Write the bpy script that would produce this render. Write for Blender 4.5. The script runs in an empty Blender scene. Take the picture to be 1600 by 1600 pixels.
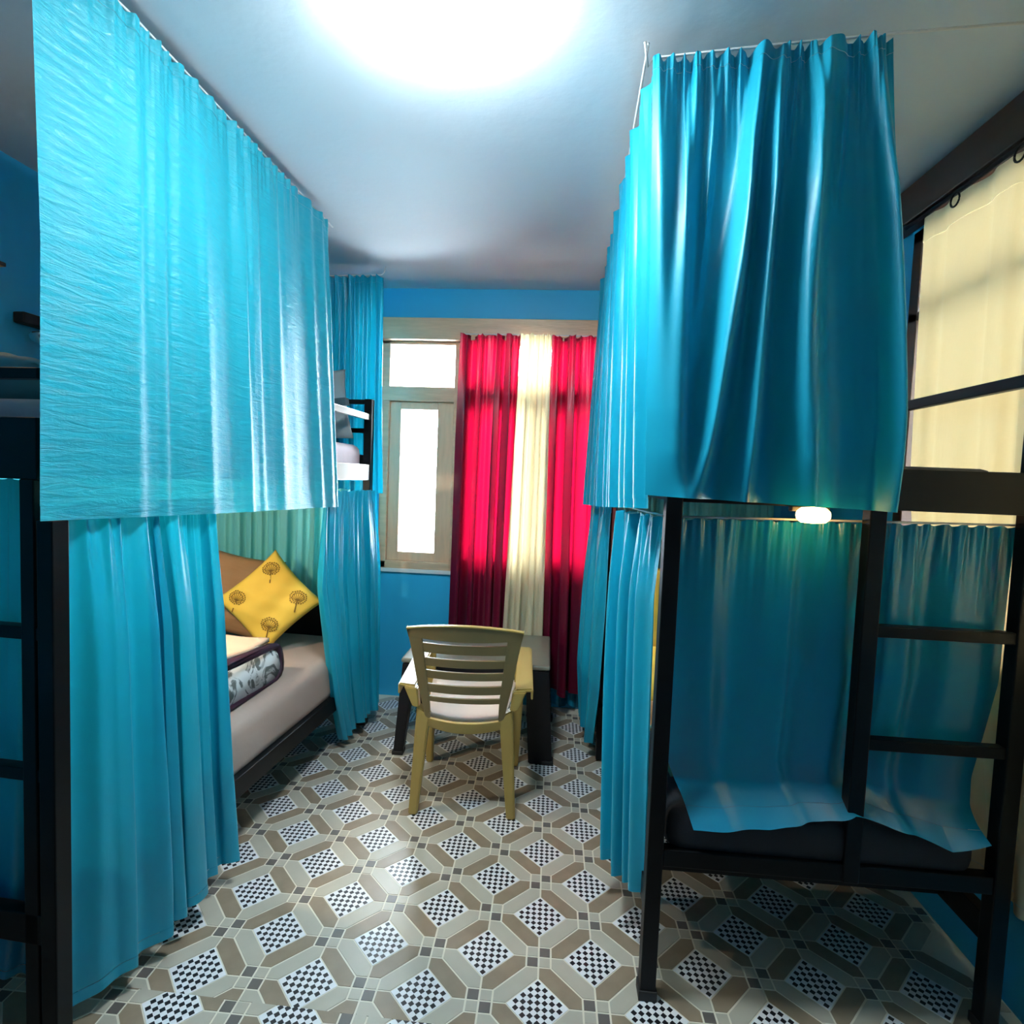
import bpy, bmesh, math, random
import numpy as np
from mathutils import Vector, Matrix

scene = bpy.context.scene
col = scene.collection
PI = math.pi

# ------------------------------------------------------------------ camera
cam_data = bpy.data.cameras.new('camera')
cam = bpy.data.objects.new('camera', cam_data)
col.objects.link(cam)
cam_data.sensor_width = 36.0
cam_data.lens = 20.032
cam_data.clip_start = 0.05
_r = Vector((0.99555843, 0.0859428, 0.03843487))
_u = Vector((-0.04336219, 0.05622021, 0.99747632))
_f = Vector((-0.08356509, 0.99471258, -0.05969718))
_m = Matrix((_r, _u, -_f)).transposed().to_4x4()
_m.translation = Vector((0, 0, 1.5))
cam.matrix_world = _m
scene.camera = cam

# ------------------------------------------------------------------ world / exposure
world = bpy.data.worlds.new('world')
scene.world = world
world.use_nodes = True
wn = world.node_tree.nodes['Background']
wn.inputs[0].default_value = (0.86, 0.94, 1.0, 1)
wn.inputs[1].default_value = 15.0
scene.view_settings.view_transform = 'Standard'
scene.view_settings.look = 'None'
scene.view_settings.gamma = 1.0
scene.view_settings.use_curve_mapping = False
scene.view_settings.exposure = 1.55
LAMP_STRENGTH = 40.0
LAMP_COLOR = (0.84, 0.95, 1.0, 1)
BULB_STRENGTH = 10.0

# ------------------------------------------------------------------ materials
def new_mat(name):
    m = bpy.data.materials.new(name)
    m.use_nodes = True
    nt = m.node_tree
    return m, nt, nt.nodes['Principled BSDF'], nt.nodes['Material Output']

def N(nt, t, **kw):
    n = nt.nodes.new(t)
    for k, v in kw.items():
        setattr(n, k, v)
    return n

def plain(name, c, rough=0.5, metal=0.0, spec=0.5, noise=0.0, nscale=8.0, bump=0.0, bscale=60.0, coat=0.0, stretch=(1, 1, 1)):
    m, nt, b, out = new_mat(name)
    b.inputs['Base Color'].default_value = (*c, 1)
    b.inputs['Roughness'].default_value = rough
    b.inputs['Metallic'].default_value = metal
    b.inputs['Specular IOR Level'].default_value = spec
    b.inputs['Coat Weight'].default_value = coat
    L = nt.links
    if noise or bump:
        tc = N(nt, 'ShaderNodeTexCoord')
        mp = N(nt, 'ShaderNodeMapping')
        mp.inputs['Scale'].default_value = stretch
        L.new(tc.outputs['Object'], mp.inputs[0])
    if noise:
        nz = N(nt, 'ShaderNodeTexNoise')
        nz.inputs['Scale'].default_value = nscale
        nz.inputs['Detail'].default_value = 6
        L.new(mp.outputs[0], nz.inputs['Vector'])
        mx = N(nt, 'ShaderNodeMix', data_type='RGBA')
        mx.inputs[6].default_value = (*[x * (1 - noise) for x in c], 1)
        mx.inputs[7].default_value = (*[min(1, x * (1 + noise)) for x in c], 1)
        L.new(nz.outputs[0], mx.inputs[0])
        L.new(mx.outputs[2], b.inputs['Base Color'])
    if bump:
        nb = N(nt, 'ShaderNodeTexNoise')
        nb.inputs['Scale'].default_value = bscale
        nb.inputs['Detail'].default_value = 5
        L.new(mp.outputs[0], nb.inputs['Vector'])
        bp = N(nt, 'ShaderNodeBump')
        bp.inputs['Strength'].default_value = bump
        bp.inputs['Distance'].default_value = 0.01
        L.new(nb.outputs[0], bp.inputs['Height'])
        L.new(bp.outputs[0], b.inputs['Normal'])
    return m

def cloth_mat(name, c, rough=0.38, trans=0.25, tcol=None, spec=0.5, crinkle=0.0, weave=0.15, sheen=0.2):
    """satin cloth: principled + translucent, crinkle = fine creases across the drop"""
    m, nt, b, out = new_mat(name)
    L = nt.links
    b.inputs['Base Color'].default_value = (*c, 1)
    b.inputs['Roughness'].default_value = rough
    b.inputs['Specular IOR Level'].default_value = spec
    b.inputs['Sheen Weight'].default_value = sheen
    b.inputs['Sheen Roughness'].default_value = 0.4
    b.inputs['Sheen Tint'].default_value = (min(1, c[0] + .5), min(1, c[1] + .5), min(1, c[2] + .5), 1)
    uv = N(nt, 'ShaderNodeTexCoord')
    mp = N(nt, 'ShaderNodeMapping')
    mp.inputs['Scale'].default_value = (3.0, 16.0, 1)
    mp.inputs['Rotation'].default_value = (0, 0, 0.10)
    L.new(uv.outputs['UV'], mp.inputs[0])
    nz = N(nt, 'ShaderNodeTexNoise')
    nz.inputs['Scale'].default_value = 3.2
    nz.inputs['Detail'].default_value = 7
    nz.inputs['Roughness'].default_value = 0.62
    nz.inputs['Distortion'].default_value = 0.7
    L.new(mp.outputs[0], nz.inputs['Vector'])
    mp2 = N(nt, 'ShaderNodeMapping')
    mp2.inputs['Scale'].default_value = (5, 1.2, 1)
    L.new(uv.outputs['UV'], mp2.inputs[0])
    n2 = N(nt, 'ShaderNodeTexNoise')
    n2.inputs['Scale'].default_value = 5
    n2.inputs['Detail'].default_value = 4
    L.new(mp2.outputs[0], n2.inputs['Vector'])
    bp = N(nt, 'ShaderNodeBump')
    bp.inputs['Strength'].default_value = max(crinkle, 0.02)
    bp.inputs['Distance'].default_value = 0.02
    L.new(nz.outputs[0], bp.inputs['Height'])
    bp2 = N(nt, 'ShaderNodeBump')
    bp2.inputs['Strength'].default_value = weave
    bp2.inputs['Distance'].default_value = 0.02
    L.new(n2.outputs[0], bp2.inputs['Height'])
    L.new(bp.outputs[0], bp2.inputs['Normal'])
    L.new(bp2.outputs[0], b.inputs['Normal'])
    tr = N(nt, 'ShaderNodeBsdfTranslucent')
    tr.inputs['Color'].default_value = (*(tcol or c), 1)
    mx = N(nt, 'ShaderNodeMixShader')
    mx.inputs[0].default_value = trans
    L.new(b.outputs[0], mx.inputs[1])
    L.new(tr.outputs[0], mx.inputs[2])
    L.new(mx.outputs[0], out.inputs[0])
    return m

def glass_mat(name, tint=(0.95, 0.98, 1.0)):
    m, nt, b, out = new_mat(name)
    nt.nodes.remove(b)
    t = N(nt, 'ShaderNodeBsdfTransparent')
    t.inputs[0].default_value = (*tint, 1)
    g = N(nt, 'ShaderNodeBsdfGlossy')
    g.inputs['Roughness'].default_value = 0.05
    fr = N(nt, 'ShaderNodeFresnel')
    fr.inputs[0].default_value = 1.45
    mx = N(nt, 'ShaderNodeMixShader')
    nt.links.new(fr.outputs[0], mx.inputs[0])
    nt.links.new(t.outputs[0], mx.inputs[1])
    nt.links.new(g.outputs[0], mx.inputs[2])
    nt.links.new(mx.outputs[0], out.inputs[0])
    return m

def emit_mat(name, c, s):
    m, nt, b, out = new_mat(name)
    nt.nodes.remove(b)
    e = N(nt, 'ShaderNodeEmission')
    e.inputs[0].default_value = c
    e.inputs[1].default_value = s
    nt.links.new(e.outputs[0], out.inputs[0])
    return m

def checker_mat():
    """8 x 8 printed checks on the square tile (uv 0..1)"""
    m, nt, b, out = new_mat('checker_print')
    L = nt.links
    b.inputs['Roughness'].default_value = 0.34
    uv = N(nt, 'ShaderNodeTexCoord')
    sp = N(nt, 'ShaderNodeSeparateXYZ')
    L.new(uv.outputs['UV'], sp.inputs[0])
    def math_(op, a, bv=None):
        n = N(nt, 'ShaderNodeMath', operation=op)
        for i, x in enumerate((a, bv)):
            if x is None: continue
            if isinstance(x, (int, float)): n.inputs[i].default_value = x
            else: L.new(x, n.inputs[i])
        return n.outputs[0]
    ins, fl = [], []
    for k in (0, 1):
        # a thin white margin around the 8 checks
        a = math_('MULTIPLY', math_('SUBTRACT', math_('MULTIPLY', sp.outputs[k], 1.06), 0.03), 8.0)
        fl.append(math_('FLOOR', a))
        f = math_('ABSOLUTE', math_('SUBTRACT', math_('FRACT', a), 0.5))
        ins.append(math_('LESS_THAN', f, 0.455))
    inside = math_('MULTIPLY', ins[0], ins[1])
    par = math_('MODULO', math_('ADD', math_('ADD', fl[0], fl[1]), 16), 2)
    par = math_('LESS_THAN', math_('ABSOLUTE', par), 0.5)
    rng = math_('MULTIPLY', math_('LESS_THAN', math_('ABSOLUTE', math_('SUBTRACT', fl[0], 3.5)), 3.9),
                math_('LESS_THAN', math_('ABSOLUTE', math_('SUBTRACT', fl[1], 3.5)), 3.9))
    k = math_('MULTIPLY', math_('MULTIPLY', par, inside), rng)
    mx = N(nt, 'ShaderNodeMix', data_type='RGBA')
    mx.inputs[6].default_value = (0.86, 0.87, 0.88, 1)
    mx.inputs[7].default_value = (0.012, 0.012, 0.016, 1)
    L.new(k, mx.inputs[0])
    L.new(mx.outputs[2], b.inputs['Base Color'])
    return m

M = {}
M['wall'] = plain('blue_wall_paint', (0.035, 0.50, 0.84), 0.42, noise=0.06, nscale=3, bump=0.12, bscale=9)
M['wall_back'] = plain('dark_bounce_cut_paint', (0.05, 0.055, 0.06), 0.7)  # near-black so the unseen front wall returns little light
M['ceiling'] = plain('ceiling_distemper', (0.62, 0.69, 0.74), 0.7, noise=0.04, nscale=2.5, bump=0.5, bscale=7)
M['wood'] = plain('varnished_wood', (0.74, 0.47, 0.29), 0.28, noise=0.25, nscale=5, bump=0.25, bscale=14, coat=0.4, stretch=(1, 8, 8))
M['wood_dark'] = plain('dark_wood', (0.035, 0.015, 0.007), 0.4, noise=0.3, nscale=5, stretch=(8, 1, 8))
M['sash'] = plain('sash_wood', (0.82, 0.50, 0.31), 0.35, noise=0.15, nscale=6, stretch=(8, 8, 1))
M['black'] = plain('black_painted_steel', (0.004, 0.005, 0.006), 0.42, spec=0.22)
M['reflection_steel'] = plain('steel_painted_reflection', (0.46, 0.43, 0.36), 0.25)  # pale colour stands for light reflected in glossy black rails
M['grout'] = plain('cream_joint', (0.74, 0.69, 0.56), 0.4)
_m2, _nt, _b, _o = new_mat('vinyl_sheet')
_tc = N(_nt, 'ShaderNodeTexCoord'); _sx = N(_nt, 'ShaderNodeSeparateXYZ'); _nt.links.new(_tc.outputs['Object'], _sx.inputs[0])
_lt = N(_nt, 'ShaderNodeMath', operation='GREATER_THAN'); _nt.links.new(_sx.outputs[1], _lt.inputs[0]); _lt.inputs[1].default_value = 1.22
_mx = N(_nt, 'ShaderNodeMix', data_type='RGBA'); _mx.inputs[6].default_value = (.22, .19, .15, 1); _mx.inputs[7].default_value = (.80, .75, .62, 1)
_nt.links.new(_lt.outputs[0], _mx.inputs[0]); _nt.links.new(_mx.outputs[2], _b.inputs['Base Color']); _b.inputs['Roughness'].default_value = .4
M['grout'] = _m2
M['pale_tile'] = plain('pale_tile', (0.50, 0.47, 0.38), 0.34, noise=0.10, nscale=14)
M['brown_tile'] = plain('brown_tile', (0.30, 0.235, 0.16), 0.34, noise=0.28, nscale=16)
M['grey_tile'] = plain('grey_tile', (0.15, 0.135, 0.12), 0.34, noise=0.1, nscale=20)
M['checker'] = checker_mat()
CY = (0.004, 0.39, 0.56)
M['cyan_satin'] = cloth_mat('cyan_satin', CY, 0.36, 0.16, crinkle=0.05, weave=0.12)
M['cyan_crinkle'] = cloth_mat('cyan_crinkled_satin', (0.018, 0.41, 0.52), 0.33, 0.14, crinkle=0.42, weave=0.10)
M['cyan_shaded'] = cloth_mat('shaded_cyan_satin', (0.003, 0.26, 0.42), 0.27, 0.10, spec=0.8, crinkle=0.04, weave=0.06, sheen=0.1)  # darker copy of the cyan satin, shade put into the base colour
M['cyan_gloss'] = cloth_mat('glossy_cyan_satin', (0.004, 0.42, 0.60), 0.43, 0.12, spec=0.5, crinkle=0.03, weave=0.05, sheen=0.25)
M['green'] = cloth_mat('warm_lit_cyan_cloth', (0.22, 0.72, 0.70), 0.5, 0.3, crinkle=0.02)  # cyan curtain cloth with the warm bulb light mixed into its colour
M['red'] = cloth_mat('crimson_satin', (0.16, 0.004, 0.03), 0.35, 0.30, tcol=(0.42, 0.002, 0.022), crinkle=0.02)
M['cream_cloth'] = cloth_mat('cream_cloth', (0.70, 0.62, 0.44), 0.5, 0.34, tcol=(0.92, 0.78, 0.42), crinkle=0.02)
M['cream_dim'] = cloth_mat('cream_lined_cloth', (0.66, 0.56, 0.36), 0.6, 0.055, tcol=(0.86, 0.62, 0.28), crinkle=0.02)
M['bed_dark'] = plain('charcoal_cover', (0.022, 0.022, 0.028), 0.8, bump=0.1, bscale=200)
M['sheet'] = plain('taupe_sheet', (0.42, 0.32, 0.27), 0.8, noise=0.08, nscale=4, bump=0.25, bscale=12)
M['sheet_tan'] = plain('tan_sheet', (0.45, 0.24, 0.11), 0.8, noise=0.08, bump=0.2, bscale=12)
M['sheet_pink'] = plain('pale_pink_sheet', (0.70, 0.60, 0.64), 0.8, bump=0.2, bscale=25)
M['sheet_teal'] = plain('pale_teal_sheet', (0.22, 0.42, 0.44), 0.7, noise=0.25, nscale=5, bump=0.3, bscale=10)
M['brown_cloth'] = plain('tan_brown_cloth', (0.36, 0.19, 0.085), 0.7, noise=0.1, bump=0.2, bscale=18, stretch=(1, 1, 5))
M['yellow'] = plain('yellow_cloth', (0.86, 0.55, 0.07), 0.75, noise=0.1, nscale=4, bump=0.2, bscale=14)
M['tree_print'] = plain('olive_print', (0.22, 0.11, 0.01), 0.8)
M['grey_pillow'] = plain('grey_cloth', (0.25, 0.30, 0.31), 0.8, bump=0.15, bscale=20)
M['slate'] = plain('slate_band', (0.03, 0.065, 0.075), 0.8)
M['quilt'] = plain('marbled_quilt', (0.78, 0.80, 0.79), 0.75, noise=0.2, nscale=9, bump=0.3, bscale=14)
_nt = M['quilt'].node_tree
_nz = [n for n in _nt.nodes if n.type == 'TEX_NOISE'][0]
_nz.inputs['Distortion'].default_value = 1.6; _nz.inputs['Scale'].default_value = 13
_rp = N(_nt, 'ShaderNodeValToRGB')
_rp.color_ramp.elements[0].position = .43; _rp.color_ramp.elements[0].color = (0, 0, 0, 1)
_rp.color_ramp.elements[1].position = .50; _rp.color_ramp.elements[1].color = (1, 1, 1, 1)
_mx = [n for n in _nt.nodes if n.type == 'MIX'][0]
_mx.inputs[6].default_value = (.17, .19, .18, 1); _mx.inputs[7].default_value = (.82, .84, .83, 1)
_nt.links.new(_nz.outputs[0], _rp.inputs[0]); _nt.links.new(_rp.outputs[0], _mx.inputs[0])
M['plum'] = plain('plum_velvet', (0.035, 0.008, 0.025), 0.6)
M['peach'] = plain('peach_fleece', (0.80, 0.53, 0.36), 0.9, noise=0.1, bump=0.3, bscale=30)
M['green_cover'] = plain('green_cover', (0.12, 0.42, 0.30), 0.7, noise=0.5, nscale=8)
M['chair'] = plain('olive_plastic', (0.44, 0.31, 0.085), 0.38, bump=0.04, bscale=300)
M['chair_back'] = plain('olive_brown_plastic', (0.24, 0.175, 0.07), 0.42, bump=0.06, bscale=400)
M['seat_pale'] = plain('pale_seat', (0.80, 0.66, 0.55), 0.4)
M['table'] = plain('charcoal_plastic', (0.007, 0.007, 0.009), 0.4, spec=0.3)
M['table_top'] = plain('grey_green_table_top', (0.22, 0.21, 0.16), 0.28, noise=0.1, nscale=10)
M['chrome'] = plain('bright_metal', (0.8, 0.8, 0.8), 0.2, metal=1.0)
M['wire'] = plain('white_wire', (0.75, 0.75, 0.74), 0.4)
M['glass'] = glass_mat('window_glass')
M['lamp'] = emit_mat('lamp_glow', LAMP_COLOR, LAMP_STRENGTH)
M['bulb'] = emit_mat('warm_bulb_glow', (1.0, 0.56, 0.16, 1), BULB_STRENGTH)
M['bulb_in'] = emit_mat('warm_bulb_glow_bright', (1.0, 0.82, 0.58, 1), 300.0)
M['white'] = plain('white_plastic', (0.8, 0.8, 0.8), 0.4)
M['plug'] = plain('black_rubber', (0.01, 0.01, 0.01), 0.6)

# ------------------------------------------------------------------ helpers
def link(name, me, mat, parent=None, smooth=False):
    o = bpy.data.objects.new(name, me)
    col.objects.link(o)
    if mat is not None:
        me.materials.append(mat)
    if smooth:
        for p in me.polygons: p.use_smooth = True
    if parent is not None: o.parent = parent
    return o

def from_bm(name, bm, mat, parent=None, smooth=False):
    bmesh.ops.recalc_face_normals(bm, faces=bm.faces[:])
    me = bpy.data.meshes.new(name)
    bm.to_mesh(me); bm.free()
    return link(name, me, mat, parent, smooth)

def pydata(name, v, f, mat, parent=None, smooth=False):
    me = bpy.data.meshes.new(name)
    me.from_pydata([tuple(x) for x in v], [], f)
    me.update()
    return link(name, me, mat, parent, smooth)

def tag(o, label=None, cat=None, group=None, kind=None):
    if label: o['label'] = label
    if cat: o['category'] = cat
    if group: o['group'] = group
    if kind: o['kind'] = kind
    return o

def thing(name, loc, label, cat, rotz=0.0, group=None):
    o = bpy.data.objects.new(name, None)
    o.empty_display_size = 0.1
    col.objects.link(o)
    o.location = loc; o.rotation_euler = (0, 0, rotz)
    return tag(o, label, cat, group)

def add_box(bm, lo, hi, bevel=0.0, seg=1):
    r = bmesh.ops.create_cube(bm, size=1.0)
    vs = r['verts']
    for v in vs:
        v.co = Vector([(lo[i] + hi[i]) / 2 + v.co[i] * (hi[i] - lo[i]) for i in range(3)])
    if bevel:
        es = {e for v in vs for e in v.link_edges}
        bmesh.ops.bevel(bm, geom=list(es), offset=bevel, segments=seg, affect='EDGES', profile=0.5)

def box(name, lo, hi, mat, parent=None, bevel=0.004, seg=2, smooth=False):
    bm = bmesh.new()
    add_box(bm, lo, hi, bevel, seg)
    return from_bm(name, bm, mat, parent, smooth)

def hexa(name, bot, top, mat, parent=None, bevel=0.0):
    """tapered block from 4 bottom and 4 top corner points"""
    bm = bmesh.new()
    vs = [bm.verts.new(p) for p in list(bot) + list(top)]
    for f in ((3, 2, 1, 0), (4, 5, 6, 7), (0, 1, 5, 4), (1, 2, 6, 5), (2, 3, 7, 6), (3, 0, 4, 7)):
        bm.faces.new([vs[i] for i in f])
    if bevel:
        bmesh.ops.bevel(bm, geom=bm.edges[:], offset=bevel, segments=2, affect='EDGES')
    return from_bm(name, bm, mat, parent)

def tube(name, pts, r, mat, parent=None, n=8):
    pts = [Vector(p) for p in pts]
    v, f = [], []
    for i, p in enumerate(pts):
        d = (pts[min(i + 1, len(pts) - 1)] - pts[max(i - 1, 0)]).normalized()
        a = d.cross(Vector((0, 0, 1)))
        if a.length < 0.05: a = d.cross(Vector((1, 0, 0)))
        a.normalize(); b = d.cross(a)
        for k in range(n):
            t = 2 * PI * k / n
            v.append(p + a * (r * math.cos(t)) + b * (r * math.sin(t)))
    for i in range(len(pts) - 1):
        for k in range(n):
            k2 = (k + 1) % n
            f.append((i * n + k, i * n + k2, (i + 1) * n + k2, (i + 1) * n + k))
    f.append(tuple(range(n - 1, -1, -1)))
    f.append(tuple((len(pts) - 1) * n + k for k in range(n)))
    return pydata(name, v, f, mat, parent, True)

def lathe(name, prof, mat, parent=None, n=32, axis='z', loc=(0, 0, 0)):
    v, f = [], []
    for (r, z) in prof:
        for k in range(n):
            t = 2 * PI * k / n
            p = (r * math.cos(t), r * math.sin(t), z)
            if axis == 'x': p = (z, p[0], p[1])
            v.append((p[0] + loc[0], p[1] + loc[1], p[2] + loc[2]))
    for i in range(len(prof) - 1):
        for k in range(n):
            k2 = (k + 1) % n
            f.append((i * n + k, i * n + k2, (i + 1) * n + k2, (i + 1) * n + k))
    f.append(tuple(range(n - 1, -1, -1)))
    f.append(tuple((len(prof) - 1) * n + k for k in range(n)))
    return pydata(name, v, f, mat, parent, True)

def poly_at(pts, u):
    pts = np.array(pts, float)
    seg = np.r_[0, np.cumsum(np.linalg.norm(np.diff(pts, axis=0), axis=1))]
    s = u * seg[-1]
    return np.stack([np.interp(s, seg, pts[:, i]) for i in range(3)], -1)

def drape(name, rows, mat, label, folds=8, amp=((0, .02), (1, .04)), gathers=0, gamp=0.012, gdecay=0.10,
          nu=220, nv=70, seed=1, lean=0.0, sharp=0.0, hem=0.025, head=0.03, hem_wave=0.0, cat='curtain', group=None, sub=0.3, jitter=0.6,
          wires=None, side=1.0, ridges=None):
    group = group or {'bunk_curtain': 'blue curtains of the bunks', 'window_curtain': 'curtains of the windows'}.get(name)
    """a hanging cloth: rows = [(v, [points])...] top to bottom; folds bulge sideways. The heading and the hem are parts."""
    rng = np.random.RandomState(seed)
    u = np.linspace(0, 1, nu); v = np.linspace(0, 1, nv)
    base = np.zeros((nv, nu, 3))
    vs = np.array([r[0] for r in rows], float)
    R = np.stack([poly_at(r[1], u) for r in rows])          # rows,nu,3
    for k in range(3):
        for j in range(nu):
            base[:, j, k] = np.interp(v, vs, R[:, j, k])
    # soften the polyline between rows
    if len(rows) > 2:
        for _ in range(3):
            base[1:-1] = (base[:-2] + 2 * base[1:-1] + base[2:]) / 4
    tang = np.gradient(base, axis=1)
    tang[..., 2] = 0
    for _ in range(12):
        tang[:, 1:-1] = (tang[:, :-2] + tang[:, 1:-1] + tang[:, 2:]) / 3
    tang /= np.linalg.norm(tang, axis=-1, keepdims=True) + 1e-9
    nrm = np.stack([tang[..., 1], -tang[..., 0], np.zeros_like(tang[..., 0])], -1) * side
    U, V = np.meshgrid(u, v)
    def smooth_noise(n, x, a):
        kn = rng.uniform(-1, 1, n + 3)
        return a * np.interp(np.clip(x, 0, 1) * (n + 1), np.arange(n + 3), kn)
    jit = sum(rng.uniform(-1, 1) * np.sin(2 * PI * (k * U + rng.rand())) / k for k in range(1, 5)) * jitter
    ph = 2 * PI * (folds * U + jit * .5 + lean * V) + rng.uniform(-.5, .5) * np.sin(PI * V * 1.3 + rng.rand() * 6)
    av = np.interp(V, [a[0] for a in amp], [a[1] for a in amp])
    am = 1 + 0.45 * np.sin(2 * PI * (U * folds * .37 + rng.rand())) 
    F = np.sin(ph) + sub * np.sin(2 * ph + 1.3 + 2 * V) + 0.35 * np.sin(.5 * ph + rng.rand() * 6)
    if sharp:
        F = np.sign(F) * np.abs(F) ** (1 - sharp)
    d = av * am * F
    if gathers:
        gp = 2 * PI * (gathers * U + 0.6 * jit)
        d = d + gamp * np.exp(-V / gdecay) * (np.sin(gp) + .4 * np.sin(2.3 * gp + 1))
        base[..., 2] += (0.004 * np.exp(-V / 0.02)) * np.sin(gp * 1.0)
    for (path, wd, ht) in (ridges or ()):
        c = np.polyval(np.polyfit([p[0] for p in path], [p[1] for p in path], min(len(path) - 1, 3)), V)
        c = np.where(V > path[-1][0], path[-1][1], c)
        wv = np.interp(V, [p[0] for p in path], np.linspace(wd[0], wd[1], len(path)))
        q = (U - c) / wv
        d = d + ht * np.interp(V, [0, .06, .3, .9, 1], [.3, .55, 1, 1, .8]) * (1.0 if path[-1][0] == 1 else np.clip(1.15 - V / path[-1][0], 0, 1) ** .5) * np.exp(-q * q)
    base = base + nrm * d[..., None] + tang * (-0.30 * av * am * np.sin(2 * ph))[..., None]
    if hem_wave:
        base[..., 2] += hem_wave * (V ** 4) * np.sin(ph + .8)
    width = np.linalg.norm(np.diff(R[0], axis=0), axis=1).sum()
    drop = abs(rows[0][1][0][2] - rows[-1][1][0][2])
    def grid(name_, i0, i1, parent, off=0.0, lab=None):
        b = base[i0:i1 + 1] + nrm[i0:i1 + 1] * off
        n = i1 - i0 + 1
        vv = b.reshape(-1, 3)
        ff = [(i * nu + j, i * nu + j + 1, (i + 1) * nu + j + 1, (i + 1) * nu + j) for i in range(n - 1) for j in range(nu - 1)]
        me = bpy.data.meshes.new(name_)
        me.from_pydata(vv.tolist(), [], ff)
        lay = me.uv_layers.new(name='uv')
        idx = np.empty(len(me.loops), int); me.loops.foreach_get('vertex_index', idx)
        uu = (idx % nu) / (nu - 1) * width; vvv = (idx // nu + i0) / (nv - 1) * drop
        lay.data.foreach_set('uv', np.stack([uu, vvv], 1).ravel())
        me.materials.append(mat)
        me.polygons.foreach_set('use_smooth', [True] * len(me.polygons))
        o = bpy.data.objects.new(name_, me)
        col.objects.link(o)
        if parent: o.parent = parent
        return o
    ih = max(1, int(round(head / drop * (nv - 1)))) if head else 0
    ib = max(1, int(round(hem / drop * (nv - 1)))) if hem else 0
    root = grid(name, ih, nv - 1 - ib, None)
    tag(root, label, cat, group)
    if ih: grid('heading', 0, ih, root, 0.0012)
    if ib: grid('hem', nv - 1 - ib, nv - 1, root, 0.0012)
    if wires:
        tube('curtain_wire', wires, 0.0035, M['wire'], root, 6)
    return root

def pillow(name, w, h, d, mat, n=28, pinch=0.12, seed=0, parent=None):
    """soft pillow in its own xz plane, thickness along y"""
    rng = np.random.RandomState(seed)
    v, f = [], []
    g = np.linspace(-1, 1, n)
    for s in (-1, 1):
        for a in g:
            for b in g:
                edge = (1 - a ** 2) * (1 - b ** 2)
                th = d / 2 * max(edge, 0) ** 0.42
                px_ = a * w / 2 * (1 - pinch * (1 - b ** 2) ** 1 * abs(a) ** 3 * 0.6)
                pz_ = b * h / 2 * (1 - pinch * (1 - a ** 2) ** 1 * abs(b) ** 3 * 0.6)
                wr = 0.05 * d * math.sin(9 * a + 3 * b * a + seed) * edge + 0.04 * d * math.sin(11 * b - 5 * a + seed) * edge
                v.append((px_, s * (th + wr), pz_))
    for s in (0, 1):
        o = s * n * n
        for i in range(n - 1):
            for j in range(n - 1):
                q = (o + i * n + j, o + i * n + j + 1, o + (i + 1) * n + j + 1, o + (i + 1) * n + j)
                f.append(q if s else q[::-1])
    ob = pydata(name, v, f, mat, parent, True)
    bm = bmesh.new(); bm.from_mesh(ob.data)
    bmesh.ops.remove_doubles(bm, verts=bm.verts[:], dist=1e-4)
    bmesh.ops.recalc_face_normals(bm, faces=bm.faces[:])
    bm.to_mesh(ob.data); bm.free()
    for p in ob.data.polygons: p.use_smooth = True
    return ob

def mattress(name, lo, hi, mat, r=0.05, label='', cat='mattress', parent=None):
    bm = bmesh.new()
    add_box(bm, lo, hi, r, 4)
    o = from_bm(name, bm, mat, parent, True)
    if label: tag(o, label, cat, 'mattresses of the bunks')
    return o

# ------------------------------------------------------------------ room shell
H = 2.70
XL, XR, YB, YF = -2.24, 1.38, 3.70, -0.45
def struct(name, lo, hi, mat, bevel=0.0):
    return tag(box(name, lo, hi, mat, None, bevel), kind='structure')

# back wall with window opening x -1.20..0.34, z 0.87..2.36
W1 = (-1.20, 0.36, 0.87, 2.36)
def wall_with_hole(name, axis, at, thick, a0, a1, hole, mat):
    """wall in plane axis=at, extent a0..a1, hole (h0,h1,z0,z1)"""
    bm = bmesh.new()
    h0, h1, z0, z1 = hole
    for (p0, p1, q0, q1) in ((a0, h0, 0, H), (h1, a1, 0, H), (h0, h1, 0, z0), (h0, h1, z1, H)):
        if axis == 'y': add_box(bm, (p0, at, q0), (p1, at + thick, q1))
        else: add_box(bm, (at, p0, q0), (at + thick, p1, q1))
    bmesh.ops.remove_doubles(bm, verts=bm.verts[:], dist=1e-5)
    return tag(from_bm(name, bm, mat), kind='structure')
wall_with_hole('wall_back', 'y', YB, 0.15, XL - .15, XR + .15, W1, M['wall'])
W2 = (1.05, 2.48, 0.95, 2.54)
wall_with_hole('wall_right', 'x', XR, 0.15, YF, YB, W2, M['wall'])
struct('wall_left', (XL - 0.15, YF, 0), (XL, YB, H), M['wall'])
struct('wall_front', (XL - .15, YF - .15, 0), (XR + .15, YF, H), M['wall_back'])  # unseen wall behind the camera, set close and dark to cut bounce light
struct('ceiling', (XL - .15, YF - .15, H), (XR + .15, YB + .15, H + 0.12), M['ceiling'])
floor = struct('floor', (XL - .15, YF - .15, -0.10), (XR + .15, YB + .15, -0.0015), M['grout'])

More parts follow.
